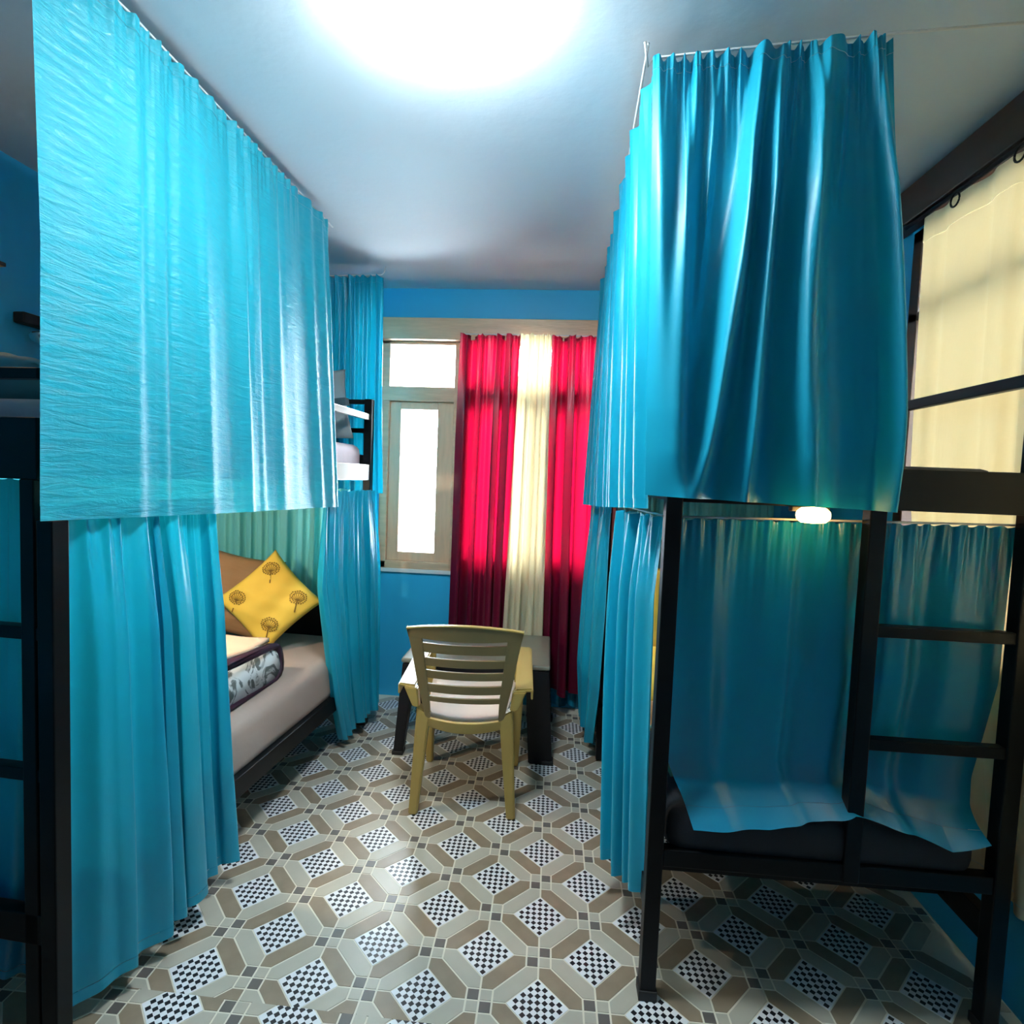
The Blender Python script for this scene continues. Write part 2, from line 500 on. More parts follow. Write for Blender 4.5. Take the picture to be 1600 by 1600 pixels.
# ------------------------------------------------------------------ floor pieces
PT = 0.16826; TX, TY = 0.12463, 12.16939; RA = 0.0155339
S_, D_ = 0.225, 0.535
g_ = 0.017                                   # half joint
def lat2w(i, j):
    x, y = (i + TX) * PT, (j + TY) * PT
    return (x * math.cos(RA) - y * math.sin(RA), x * math.sin(RA) + y * math.cos(RA))
def inset(poly, g):
    n = len(poly); out = []
    for k in range(n):
        p0, p1, p2 = Vector(poly[k - 1]), Vector(poly[k]), Vector(poly[(k + 1) % n])
        d1 = (p1 - p0).normalized(); d2 = (p2 - p1).normalized()
        n1 = Vector((-d1.y, d1.x)); n2 = Vector((-d2.y, d2.x))
        b = (n1 + n2).normalized()
        out.append(p1 + b * (g / max(0.3, b.dot(n1))))
    return [(p.x, p.y) for p in out]
dia = inset([(0, -D_), (D_, 0), (0, D_), (-D_, 0)], 0.006)
sq = inset([(0, 0), (S_, 0), (S_, S_), (0, S_)], g_)
hexp = inset([(S_, 0), (1 - D_, 0), (1, D_), (1, 1 - S_), (1 - S_, 1 - S_), (S_, S_)], g_)   # below the mid line
hexp = [(x - .5, y - .5) for x, y in hexp]
sq = [(x, y) for x, y in sq]
def rot(poly, k):
    c, s = [(1, 0), (0, 1), (-1, 0), (0, -1)][k % 4]
    return [(x * c - y * s, x * s + y * c) for x, y in poly]
YSEAM = 1.455
def clip(poly, keep_above):
    out = []
    for k in range(len(poly)):
        a, b = poly[k - 1], poly[k]
        ia, ib = (a[1] > YSEAM) == keep_above, (b[1] > YSEAM) == keep_above
        if ia != ib:
            t = (YSEAM - a[1]) / (b[1] - a[1])
            out.append((a[0] + (b[0] - a[0]) * t, YSEAM))
        if ib: out.append(b)
    return out
pieces = []       # (kind, world polygon, uv or None)
def emit_cell(i, j, dj, above):
    def put(kind, poly, ci, cj, uv=None):
        w = [lat2w(ci + x, cj + dj + y) for x, y in poly]
        if all(((y > YSEAM) == above) for _, y in w): q = w; full = True
        elif not any(((y > YSEAM) == above) for _, y in w): return
        else:
            q = clip(w, above); full = False
            if len(q) < 3: return
        cx = sum(p[0] for p in q) / len(q); cy = sum(p[1] for p in q) / len(q)
        if not (XL < min(p[0] for p in q) and max(p[0] for p in q) < XR and 1.2 < cy and max(p[1] for p in q) < YB): return
        pieces.append((kind, w, q, full, cx, cy))
    if (i + j) % 2 == 0:
        typ = (i % 2 == 0)
        for k in range(4):
            dark = (k in (0, 2)) == typ
            put('grey_square_tile' if dark else 'pale_square_tile', rot(sq, k), i, j)
    else:
        put('checker_tile', dia, i, j)
        A = (i % 2 != 0)      # diamonds in this column: upper-left and lower-right borders brown
        for k in range(4):
            # hexp lies on the lower-right cell edge between clusters (i-1..) seen from diamond at its right-low corner
            # border of this diamond on its upper-left (k=0), lower-left (k=1), lower-right (k=2), upper-right (k=3)
            ox, oy = [(-.5, .5), (-.5, -.5), (.5, -.5), (.5, .5)][k]
            brown = (k in (0, 2)) if A else (k in (1, 3))
            put('brown_border_tile' if brown else 'pale_border_tile', rot(hexp, k), i + ox, j + oy)
for i in range(-17, 10):
    for j in range(-7, 12):
        emit_cell(i, j, 0.0, True)
        emit_cell(i, j, -0.675, False)
mats_floor = {'checker_tile': M['checker'], 'brown_border_tile': M['brown_tile'], 'pale_border_tile': M['pale_tile'],
              'grey_square_tile': M['grey_tile'], 'pale_square_tile': M['pale_tile']}
def view_rank(cx, cy):
    p = Vector((cx, cy, -1.5)); d = p.dot(_f)
    x = 800 + 890.3 * p.dot(_r) / d; y = 800 - 890.3 * p.dot(_u) / d
    hidden = (cx < -1.18) or cx > 1.25 or not (-20 < x < 1620) or y > 1640
    return d + (100 if hidden else 0)
proto = {}
by_kind = {}
for p in pieces: by_kind.setdefault(p[0], []).append(p)
def piece_mesh(bm, uvl, poly, ox, oy, uvs=None, chamf=0.0007):
    top = [bm.verts.new((x - ox, y - oy, 0.0)) for x, y in poly]
    bot = [bm.verts.new((x - ox, y - oy, -0.0022)) for x, y in poly]
    f = bm.faces.new(top)
    if uvs:
        for l, c in zip(f.loops, uvs): l[uvl].uv = c
    n = len(poly)
    for k in range(n):
        bm.faces.new((top[k], bot[k], bot[(k + 1) % n], top[(k + 1) % n]))
def dia_uv(w, q):
    o = Vector(w[0]); a = Vector(w[1]) - o; b = Vector(w[3]) - o
    return [((Vector(p) - o).dot(a) / a.length_squared, (Vector(p) - o).dot(b) / b.length_squared) for p in q]
for kind, lst in by_kind.items():
    lst.sort(key=lambda p: view_rank(p[4], p[5]))
    single, rest = [p for p in lst[:300] if view_rank(p[4], p[5]) < 100], []
    rest = lst[len(single):]
    for (k_, w, q, full, cx, cy) in single:
        ang = math.atan2(w[1][1] - w[0][1], w[1][0] - w[0][0])
        if full and kind in proto:
            me = proto[kind]
        else:
            bm = bmesh.new(); uvl = bm.loops.layers.uv.new('uv')
            ca, sa = (math.cos(-ang), math.sin(-ang)) if full else (1.0, 0.0)
            pol = [((x - cx) * ca - (y - cy) * sa, (x - cx) * sa + (y - cy) * ca) for x, y in q]
            piece_mesh(bm, uvl, pol, 0, 0, dia_uv(w, q) if kind == 'checker_tile' else None)
            me = bpy.data.meshes.new(kind)
            bm.to_mesh(me); bm.free()
            me.materials.append(mats_floor[kind])
            if full: proto[kind] = me
        o = bpy.data.objects.new(kind, me)
        o.location = (cx, cy, 0); o.rotation_euler = (0, 0, ang if full else 0)
        o.parent = floor
        col.objects.link(o)
    if rest:
        bm = bmesh.new(); uvl = bm.loops.layers.uv.new('uv')
        for (k_, w, q, full, cx, cy) in rest:
            piece_mesh(bm, uvl, q, 0, 0, dia_uv(w, q) if kind == 'checker_tile' else None)
        o = from_bm(kind.replace('_tile', '_tiles_under_beds'), bm, mats_floor[kind], floor)
        o['kind'] = 'stuff'

# ------------------------------------------------------------------ windows and beams
wf = bmesh.new()
x0, x1, z0, z1 = W1
yf0, yf1 = YB - 0.012, YB + 0.075
for lo, hi in (((x0, yf0, z0), (x0 + .055, yf1, z1)), ((x1 - .055, yf0, z0), (x1, yf1, z1)),
               ((x0, yf0, z0), (x1, yf1, z0 + .05)), ((x0, yf0, z1 - .02), (x1, yf1, z1)),
               ((x0, yf0 - .004, 1.975), (x1, yf1, 2.07)),
               ((-0.715, yf0 - .006, z0), (-0.635, yf1, z1)), ((-0.20, yf0 - .006, z0), (-0.12, yf1, z1))):
    add_box(wf, lo, hi, 0.004, 1)
win1 = tag(from_bm('window_1', wf, M['wood']), kind='structure')
def sash(xa, xb, za, zb, rails):
    bm = bmesh.new()
    l, r_, b, t = rails
    ya, yb = YB + 0.012, YB + 0.055
    add_box(bm, (xa, ya, za), (xa + l, yb, zb), 0.003); add_box(bm, (xb - r_, ya, za), (xb, yb, zb), 0.003)
    add_box(bm, (xa + l, ya, za), (xb - r_, yb, za + b), 0.003); add_box(bm, (xa + l, ya, zb - t), (xb - r_, yb, zb), 0.003)
    s = from_bm('sash', bm, M['sash'], win1)
    box('pane', (xa + l - .005, YB + .030, za + b - .005), (xb - r_ + .005, YB + .035, zb - t + .005), M['glass'], s, 0)
    return s
sash(-1.145, -0.715, 0.92, 1.975, (.075, .11, .06, .05))
sash(-0.635, -0.20, 0.92, 1.975, (.03, .07, .05, .05))
sash(-0.12, 0.305, 0.92, 1.975, (.06, .06, .05, .05))
for xa, xb in ((-1.145, -.715), (-.635, -.20), (-.12, .305)):
    box('transom_pane', (xa - .004, YB + .030, 2.065), (xb + .004, YB + .035, 2.345), M['glass'], win1, 0)
tag(box('trim_1', (-1.24, YB - 0.075, 2.36), (XR, YB + .001, 2.497), M['wood'], None, 0.006), kind='structure')
tag(box('trim_2', (-1.20, YB - 0.02, 0.845), (0.36, YB + .02, 0.87), M['white'], None, 0.004), kind='structure')
# right-hand window behind the cream curtain
bm = bmesh.new()
a0, a1, z0, z1 = W2
for lo, hi in (((XR - .01, a0, z0), (XR + .07, a0 + .06, z1)), ((XR - .01, a1 - .06, z0), (XR + .07, a1, z1)),
               ((XR - .01, a0, z0), (XR + .07, a1, z0 + .05)), ((XR - .01, a0, z1 - .05), (XR + .07, a1, z1)),
               ((XR - .01, a0, 2.18), (XR + .07, a1, 2.215)), ((XR - .01, 1.70, z0), (XR + .07, 1.76, z1))):
    add_box(bm, lo, hi, 0.003, 1)
win2 = tag(from_bm('window_2', bm, M['wood_dark']), kind='structure')
for ya, yb in ((1.11, 1.70), (1.76, 2.42)):
    for za, zb in ((1.0, 2.18), (2.24, 2.49)):
        box('pane', (XR + .03, ya - .005, za - .005), (XR + .035, yb + .005, zb + .005), M['glass'], win2, 0)
tag(box('trim_3', (XR - 0.075, -0.44, 2.555), (XR + .001, 3.62, 2.698), M['wood_dark'], None, 0.005), kind='structure')

# ------------------------------------------------------------------ bunk beds
def bunk(name, loc, rz, sx, L, W, label, far_top, near_top, opts):
    """local: origin at near aisle foot, y along the bed, sx*x towards the wall"""
    b = thing(name, loc, label, 'bunk bed', rz, 'bunk beds of the room')
    def bx(n, a, c, mat='black', bev=.003, lab=None):
        lo = [min(a[0] * sx, c[0] * sx), a[1], a[2]]; hi = [max(a[0] * sx, c[0] * sx), c[1], c[2]]
        o = box(n, lo, hi, M[mat], b, bev, 2)
        if lab: o['label'] = lab
        return o
    p = 0.045
    for (x, y, top) in ((0, 0, opts.get('aisle_top', near_top)), (W - p, 0, near_top), (0, L - p, far_top), (W - p, L - p, far_top)):
        po = bx('post', (x, y, 0.012), (x + p, y + p, top))
        f = box('foot_cap', [min(x * sx, (x + p) * sx) - .004, y - .004, 0.0], [max(x * sx, (x + p) * sx) + .004, y + p + .004, 0.03], M['plug'], po, .002)
    # long rails
    for x in (0.004, W - p + .004):
        bx('lower_side_rail', (x, .14 if x < .1 and sx < 0 else p, 0.245), (x + .037, L - p, 0.325))
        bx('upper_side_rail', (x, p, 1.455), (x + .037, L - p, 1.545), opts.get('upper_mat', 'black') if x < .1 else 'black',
           lab='black side rail with its reflection painted pale' if (x < .1 and opts.get('upper_mat')) else None)
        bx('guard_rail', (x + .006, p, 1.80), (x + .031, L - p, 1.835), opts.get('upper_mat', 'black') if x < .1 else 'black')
    for y in (0.004, L - p + .004):
        bx('end_rail', (p, y, opts['low'][0]), (W - p, y + .037, opts['low'][1]))
        bx('upper_end_board', (p, y, 1.452), (W - p, y + .037, opts['board']))
    for z in opts.get('far_rails', ()):
        bx('headboard_rail', (p, L - p + .008, z - .013), (W - p, L - .008, z + .013))
    for z in opts.get('near_rails', ()):
        bx('footboard_rail', (p, .008, z - .013), (W - p, p - .008, z + .013))
    for k in range(7):
        y = .22 + k * (L - .44) / 6
        bx('slat', (p, y - .035, 0.27), (W - p, y + .035, 0.288), bev=.002)
        bx('slat', (p, y - .035, 1.47), (W - p, y + .035, 1.488), bev=.002)
    return b, bx

rzL = 0.052
bedL, bxL = bunk('bunk_bed', (-1.203, 1.255, 0), -rzL, -1, 2.01, 0.93,
                 'black steel bunk bed along the left wall, with a yellow cushion on its lower bunk', 1.92, 1.72,
                 dict(low=(.28, .36), board=1.60, aisle_top=1.355, upper_mat='reflection_steel', far_rails=(1.905, 1.74, 0.95), near_rails=(1.705,)))
# rungs on the near end of the left bed
for z in (1.075, 0.718):
    bxL('ladder_rung', (.045, .006, z - .016), (.45, .04, z + .016))
bxL('ladder_rail', (.055, .004, .02), (.095, .041, 1.452))
bxL('headboard_panel', (.05, 1.972, .36), (.88, 1.996, .86))

bedR, bxR = bunk('bunk_bed', (0.292, 1.60, 0), 0.01, 1, 1.93, 0.985,
                 'black steel bunk bed by the right window, with a ladder built into its near end', 1.85, 1.80,
                 dict(aisle_top=1.52, low=(.405, .455), board=1.565, far_rails=(1.80, .9), near_rails=()))
bxR('ladder_rail', (.540, .0, .405), (.584, .042, 1.452))
for z in (1.120, 0.803):
    bxR('ladder_rung', (.58, .006, z - .016), (.945, .038, z + .016))
bxR('middle_leg', (-.03, 1.40, .012), (.012, 1.445, .30))
bxR('middle_leg', (.0, 1.17, .012), (.04, 1.21, .30))

# mattresses, in world space, following the beds
def place(o, bed):
    o.matrix_world = Matrix.Translation(bed.location) @ Matrix.Rotation(bed.rotation_euler[2], 4, 'Z') @ o.matrix_world
    return o
place(mattress('mattress', (-.91, .12, .30), (-.022, 1.965, .535), M['sheet'], .06, 'thick mattress in a taupe sheet on the left lower bunk, under the yellow cushion'), bedL)
place(mattress('mattress', (-.875, .06, 1.49), (-.045, 1.955, 1.655), M['sheet_pink'], .05, 'upper bunk mattress with a pale pink sheet, behind the tall crinkled curtain on the left'), bedL)
m3 = place(mattress('mattress', (.05, .010, .425), (.91, 1.88, .585), M['bed_dark'], .06, 'charcoal covered mattress on the right lower bunk, below the ladder'), bedR)
place(mattress('mattress', (.05, .06, 1.49), (.90, 1.87, 1.575), M['bed_dark'], .03, 'thin dark mattress on the right upper bunk, behind the tall satin curtain'), bedR)

# bedding on the left lower bunk
pb = pillow('pillow', .46, .46, .16, M['brown_cloth'], seed=3, pinch=.16)
pb.matrix_world = Matrix.Translation((-1.80, 3.0, .80)) @ Matrix.Rotation(.30, 4, 'Z') @ Matrix.Rotation(-.28, 4, 'X') @ Matrix.Rotation(.22, 4, 'Y')
tag(pb, 'plain tan brown pillow leaning behind the yellow cushion', 'pillow', 'pillows on the bunks')
yc = pillow('cushion', .385, .385, .12, M['yellow'], seed=8, pinch=.13)
yc.matrix_world = Matrix.Translation((-1.505, 2.86, .805)) @ Matrix.Rotation(.22, 4, 'Z') @ Matrix.Rotation(-.30, 4, 'X') @ Matrix.Rotation(.80, 4, 'Y')
tag(yc, 'yellow square cushion with printed trees, standing on one corner on the left lower bunk', 'cushion', 'yellow cushions')
# printed trees: a flat crown of short strokes and a trunk, laid on the cushion's front face
def cushion_y(x, z):
    a, b = x / .1925, z / .1925
    e = max((1 - a * a) * (1 - b * b), 0)
    return -(.06 * e ** .42 + .05 * .12 * math.sin(9 * a + 3 * b * a + 8) * e + .04 * .12 * math.sin(11 * b - 5 * a + 8) * e) - .0015
def tree_print(cx, cz, s, ang):
    v, f = [], []
    rng = random.Random(int(cx * 1000) + 7)
    def stroke(ax, az, bx_, bz, wd):
        d = Vector((bx_ - ax, bz - az)); 
        if d.length == 0: return
        n = Vector((-d.y, d.x)).normalized() * wd
        k = len(v)
        for (x, z) in ((ax + n.x, az + n.y), (bx_ + n.x, bz + n.y), (bx_ - n.x, bz - n.y), (ax - n.x, az - n.y)):
            X = cx + x * math.cos(ang) - z * math.sin(ang); Z = cz + x * math.sin(ang) + z * math.cos(ang)
            v.append((X, cushion_y(X, Z) - .0008, Z))
        f.append((k, k + 1, k + 2, k + 3))
    stroke(0, -1.5 * s, 0, .2 * s, .08 * s)
    for k in range(9):
        t = PI * (k / 8.0); r0 = s * .85
        stroke(0, -.1 * s, r0 * math.cos(t), .25 * s + r0 * .75 * math.sin(t), .035 * s)
    for k in range(22):
        t0 = 2 * PI * k / 22; t1 = 2 * PI * (k + .7) / 22
        for r0 in (1.0, .72):
            q = r0 * s * rng.uniform(.93, 1.05)
            stroke(q * math.cos(t0), .35 * s + q * .8 * math.sin(t0), q * math.cos(t1), .35 * s + q * .8 * math.sin(t1), .075 * s)
    pydata('tree_print', v, f, M['tree_print'], yc)
for cx, cz, ang in ((-.105, .105, .95), (.105, .105, .75), (.115, -.085, .7), (-.105, -.115, .6)):
    tree_print(cx, cz, .042, ang - .1)

# folded quilt with plum binding, and the peach blanket
def profile_extrude(name, prof, x0, x1, mat, parent=None, nx=14, wob=.006, closed=True, slope=0.0):
    v, f = [], []
    n = len(prof)
    for i in range(nx):
        x = x0 + (x1 - x0) * i / (nx - 1)
        for k, (y, z) in enumerate(prof):
            v.append((x + .012 * math.sin(y * 9 + z * 20), y + slope * (x - x0), z + wob * math.sin(7 * y + 9 * x)))
    for i in range(nx - 1):
        for k in range(n if closed else n - 1):
            k2 = (k + 1) % n
            f.append((i * n + k, i * n + k2, (i + 1) * n + k2, (i + 1) * n + k))
    if closed:
        f.append(tuple(range(n - 1, -1, -1))); f.append(tuple((nx - 1) * n + k for k in range(n)))
    return pydata(name, v, f, mat, parent, True)
def nose(y0, y1, zb0, zt0, zb1, zt1, n=10):
    """profile of a folded layer: straight back at y0, round nose at y1"""
    pts = []
    for k in range(n):
        t = k / (n - 1)
        y = y0 + (y1 - y0) * t
        pts.append((y, zt0 + (zt1 - zt0) * t + .02 * math.sin(PI * t)))
    rc, zc = (zt1 - zb1) / 2, (zt1 + zb1) / 2
    for k in range(1, 8):
        a = PI / 2 - PI * k / 8
        pts.append((y1 + rc * 1.2 * math.cos(a), zc + rc * math.sin(a)))
    for k in range(n):
        t = 1 - k / (n - 1)
        pts.append((y0 + (y1 - y0) * t, zb0 + (zb1 - zb0) * t))
    return pts
quilt = profile_extrude('folded_quilt', nose(1.72, 2.44, .545, .70, .552, .68), -1.270, -1.80, M['quilt'])
tag(quilt, 'folded white marbled quilt with a dark plum edge lying on the left lower bunk', 'quilt')
outer = nose(1.72, 2.45, .5365, .725, .540, .705)
inner = nose(1.72, 2.44, .546, .702, .552, .682)
profile_extrude('plum_binding', outer + inner[::-1], -1.262, -1.82, M['plum'], quilt)
blk = bmesh.new()
bmesh.ops.create_grid(blk, x_segments=30, y_segments=30, size=.5)
for v in blk.verts:
    x, y = v.co.x * 2, v.co.y * 2
    v.co = Vector((-1.66 + .36 * x, 2.07 + .40 * y, .735 + .035 * (1 - x * x) * (1 - y ** 4) + .012 * math.sin(6 * x + 2) * math.cos(5 * y) - .012 * (abs(y) ** 6)))
pbk = from_bm('peach_blanket', blk, M['peach'], None, True)
sm = pbk.modifiers.new('thick', 'SOLIDIFY'); sm.thickness = .02
tag(pbk, 'peach fleece blanket laid over the folded marbled quilt on the left lower bunk', 'blanket')

# upper left bunk bedding
gp = pillow('pillow', .46, .40, .13, M['grey_pillow'], seed=5)
gp.matrix_world = Matrix.Translation((-1.40, 3.02, 1.845)) @ Matrix.Rotation(.3, 4, 'Z') @ Matrix.Rotation(-.22, 4, 'X') @ Matrix.Rotation(-.14, 4, 'Y')
tag(gp, 'grey pillow with a slate band standing at the far end of the left upper bunk', 'pillow', 'pillows on the bunks')
v, f = [], []
for k in range(25):
    t = -1 + 2 * k / 24
    for dz in (-.022, .022):
        a = t; b = (dz - .035) / .20
        e = max((1 - a * a) * (1 - b * b), 0)
        v.append((t * .228, -(.065 * e ** .42) - .006, dz - .035 + .04 * t))
for k in range(24): f.append((2 * k, 2 * k + 2, 2 * k + 3, 2 * k + 1))
pydata('slate_band', v, f, M['slate'], gp)
tp = pillow('pillow', .60, .34, .15, M['sheet_teal'], seed=11)
tp.matrix_world = Matrix.Translation((-1.74, 1.62, 1.72)) @ Matrix.Rotation(PI / 2 - .25, 4, 'X')
tag(tp, 'pale teal pillow lying at the near end of the left upper bunk', 'pillow', 'pillows on the bunks')

# right lower bunk bedding seen through the slit beside the post
p1 = pillow('cushion', .40, .40, .14, M['yellow'], seed=21)
p1.matrix_world = Matrix.Translation((.52, 2.62, .92)) @ Matrix.Rotation(-.28, 4, 'X') @ Matrix.Rotation(.12, 4, 'Y')
tag(p1, 'yellow cushion glimpsed between the right post and the end curtain', 'cushion', 'yellow cushions')
p2 = pillow('pillow', .50, .30, .14, M['yellow'], seed=23)
p2.matrix_world = Matrix.Translation((.60, 2.42, .69)) @ Matrix.Rotation(-1.0, 4, 'X')
tag(p2, 'creased yellow pillow lying low on the right lower bunk below the glimpsed cushion', 'pillow', 'pillows on the bunks')
blk = bmesh.new()
bmesh.ops.create_grid(blk, x_segments=26, y_segments=26, size=.5)
for v in blk.verts:
    x, y = v.co.x, v.co.y
    v.co = Vector((.60 + .46 * x, 1.90 + .34 * y, .625 + .028 * math.sin(13 * x) * math.sin(9 * y + 1) + .02 * (1 - 4 * y * y)))
gc = from_bm('green_cover', blk, M['green_cover'], None, True)
sm = gc.modifiers.new('thick', 'SOLIDIFY'); sm.thickness = .018
tag(gc, 'crumpled green and white cover on the foot of the right lower bunk', 'blanket')
blk = bmesh.new()
bmesh.ops.create_grid(blk, x_segments=20, y_segments=20, size=.5)
for v in blk.verts:
    x, y = v.co.x, v.co.y
    v.co = Vector((.66 + .62 * x, 2.28 + .40 * y, .615 + .010 * math.sin(11 * x + 5 * y)))
ts = from_bm('tan_sheet', blk, M['sheet_tan'], None, True)
sm = ts.modifiers.new('thick', 'SOLIDIFY'); sm.thickness = .012
tag(ts, 'tan sheet spread beyond the green cover on the right lower bunk', 'sheet')

# ------------------------------------------------------------------ blue bunk curtains
drape('bunk_curtain', [(0, [(-1.205, 1.215, 2.665), (-1.165, 1.46, 2.662), (-1.135, 2.635, 2.655)]),
                       (.5, [(-1.20, 1.23, 2.0), (-1.16, 1.8, 2.0), (-1.135, 2.72, 2.0)]),
                       (1, [(-1.205, 1.225, 1.357), (-1.145, 1.9, 1.34), (-1.12, 2.78, 1.322)])],
      M['cyan_crinkle'], 'tall flat cyan curtain with fine creases, hung from the ceiling wire on the left',
      folds=7, amp=((0, .003), (.15, .0045), (.6, .004), (1, .0025)), gathers=24, gamp=.006, gdecay=.06, nu=420, nv=110, seed=4, head=.04, hem=.035, jitter=1.6,
      ridges=[([(0, .93), (1, .95)], (.02, .025), .016), ([(0, .86), (1, .88)], (.018, .02), .012), ([(0, .975), (1, .985)], (.012, .012), .014),
              ([(0, .50), (1, .52)], (.02, .022), .012), ([(0, .36), (1, .37)], (.02, .02), .010), ([(0, .66), (1, .68)], (.02, .024), .010), ([(0, .20), (1, .19)], (.03, .03), .008)],
      wires=[(-1.21, 1.0, 2.668), (-1.165, 1.46, 2.664), (-1.135, 2.70, 2.657)])
drape('bunk_curtain', [(0, [(-1.95, 3.34, 2.63), (-1.09, 3.31, 2.645)]),
                       (1, [(-1.95, 3.34, 1.385), (-1.055, 3.31, 1.378)])],
      M['cyan_satin'], 'upper cyan curtain across the far end of the left bunk, beside the window',
      folds=11, amp=((0, .010), (.3, .014), (1, .012)), gathers=20, gamp=.012, gdecay=.14, nu=220, nv=70, seed=9,
      wires=[(-1.95, 3.34, 2.635), (-1.09, 3.31, 2.65), (-1.075, 3.31, 2.665), (-1.07, 3.31, 2.695)])
drape('bunk_curtain', [(0, [(-1.215, 1.335, 1.385), (-1.212, 1.60, 1.385), (-1.19, 1.86, 1.385)]),
                       (.06, [(-1.205, 1.33, 1.31), (-1.20, 1.60, 1.31), (-1.18, 1.85, 1.31)]),
                       (.3, [(-1.185, 1.325, 1.02), (-1.165, 1.58, 1.02), (-1.155, 1.845, 1.02)]),
                       (.75, [(-1.18, 1.325, .44), (-1.15, 1.56, .44), (-1.14, 1.86, .44)]),
                       (1, [(-1.185, 1.325, .060), (-1.15, 1.56, .075), (-1.14, 1.90, .09)])],
      M['cyan_satin'], 'cyan curtain bunched at the near side of the left lower bunk, almost to the floor',
      folds=5, amp=((0, .012), (.3, .022), (1, .028)), gathers=13, gamp=.010, gdecay=.10, nu=260, nv=90, seed=12, lean=.15, jitter=1.2, hem_wave=.008,
      wires=[(-1.222, 1.34, 1.392), (-1.150, 2.6, 1.392), (-1.12, 3.22, 1.392)])
drape('bunk_curtain', [(0, [(-1.135, 2.66, 1.40), (-1.085, 3.26, 1.395)]),
                       (.35, [(-1.14, 2.64, .93), (-1.06, 3.30, .93)]),
                       (.8, [(-1.12, 2.79, .33), (-1.05, 3.30, .35)]),
                       (1, [(-1.115, 2.90, .055), (-1.04, 3.28, .12)])],
      M['cyan_satin'], 'cyan curtain gathered at the far side of the left lower bunk, near the window',
      folds=8, amp=((0, .012), (.3, .020), (1, .022)), gathers=14, gamp=.012, gdecay=.10, nu=220, nv=80, seed=15, lean=-.1, hem_wave=.006)
drape('bunk_curtain', [(0, [(-2.13, 3.14, 1.40), (-1.20, 3.16, 1.40)]), (1, [(-2.13, 3.15, .70), (-1.20, 3.17, .74)])],
      M['green'], 'cyan curtain tinted as warm-lit, hanging behind the pillows inside the left lower bunk',
      folds=12, amp=((0, .014), (1, .022)), gathers=16, gamp=.01, nu=220, nv=40, seed=18)
drape('bunk_curtain', [(0, [(-2.10, 1.33, 1.45), (-1.31, 1.34, 1.45)]), (.6, [(-2.10, 1.34, .70), (-1.31, 1.34, .70)]),
                       (.85, [(-2.05, 1.33, .38), (-1.305, 1.33, .36)]), (1, [(-2.05, 1.34, .20), (-1.345, 1.34, .10)])],
      M['cyan_shaded'], 'shade-darkened blue curtain hanging inside the near end of the left lower bunk, behind the rungs',
      folds=8, amp=((0, .008), (1, .014)), gathers=14, gamp=.006, nu=220, nv=70, seed=20, lean=.5)

# right bed
drape('bunk_curtain', [(0, [(.197, 1.632, 2.635), (.49, 1.605, 2.640), (.786, 1.580, 2.645)]),
                       (.35, [(.207, 1.605, 2.2), (.815, 1.565, 2.2)]),
                       (.8, [(.220, 1.585, 1.69), (.845, 1.555, 1.69)]),
                       (1, [(.228, 1.590, 1.468), (.850, 1.565, 1.450)])],
      M['cyan_gloss'], 'tall glossy satin curtain with deep folds facing us, on the right upper bunk',
      folds=3, amp=((0, .003), (.25, .005), (.8, .006), (1, .004)), gathers=15, gamp=.011, gdecay=.08, nu=440, nv=140, seed=33, lean=-.2, head=.03, hem=.03, jitter=1.3,
      ridges=[([(0, .04), (.5, .05), (1, .07)], (.045, .075), .050), ([(0, .20), (.4, .15), (1, .14)], (.035, .055), .050),
              ([(0, .30), (.35, .235), (.6, .20)], (.020, .016), .022),
              ([(0, .47), (.35, .385), (.7, .30), (1, .20)], (.028, .055), .085), ([(0, .545), (.35, .485), (.75, .43), (1, .40)], (.026, .045), .080),
              ([(0, .74), (.3, .66), (.65, .63), (1, .66)], (.045, .080), .090), ([(0, .82), (.3, .77)], (.02, .015), .025),
              ([(0, .92), (.3, .96), (1, .99)], (.030, .04), .070), ([(0, .62), (.2, .575)], (.015, .01), .025)],
      wires=[(.17, 1.60, 2.665), (.185, 1.63, 2.62), (.197, 1.625, 2.64), (.49, 1.595, 2.645), (.786, 1.572, 2.65), (1.30, 1.56, 2.67)])
drape('bunk_curtain', [(0, [(.190, 1.66, 2.615), (.195, 2.4, 2.64), (.200, 3.52, 2.645)]),
                       (.3, [(.212, 1.61, 2.2), (.190, 2.4, 2.2), (.190, 3.52, 2.2)]),
                       (1, [(.235, 1.60, 1.43), (.190, 2.5, 1.39), (.160, 3.52, 1.355)])],
      M['cyan_satin'], 'tall cyan curtain along the aisle side of the right bunk, seen edge on',
      folds=13, amp=((0, .010), (.3, .016), (1, .018)), gathers=22, nu=320, nv=80, seed=37, lean=.1,
      wires=[(.18, 1.60, 2.66), (.195, 2.4, 2.65), (.20, 3.66, 2.655)])
drape('bunk_curtain', [(0, [(.278, 1.66, 1.405), (.225, 2.12, 1.395)]),
                       (.2, [(.262, 1.655, 1.17), (.215, 2.10, 1.15)]),
                       (.55, [(.275, 1.66, .75), (.215, 2.08, .75)]),
                       (1, [(.285, 1.66, .265), (.222, 2.02, .14)])],
      M['cyan_satin'], 'pale cyan curtain bunched beside the near post of the right lower bunk',
      folds=5, amp=((0, .010), (.3, .016), (1, .018)), gathers=9, gamp=.008, nu=200, nv=80, seed=41,
      wires=[(.29, 1.64, 1.41), (.20, 3.45, 1.395)])
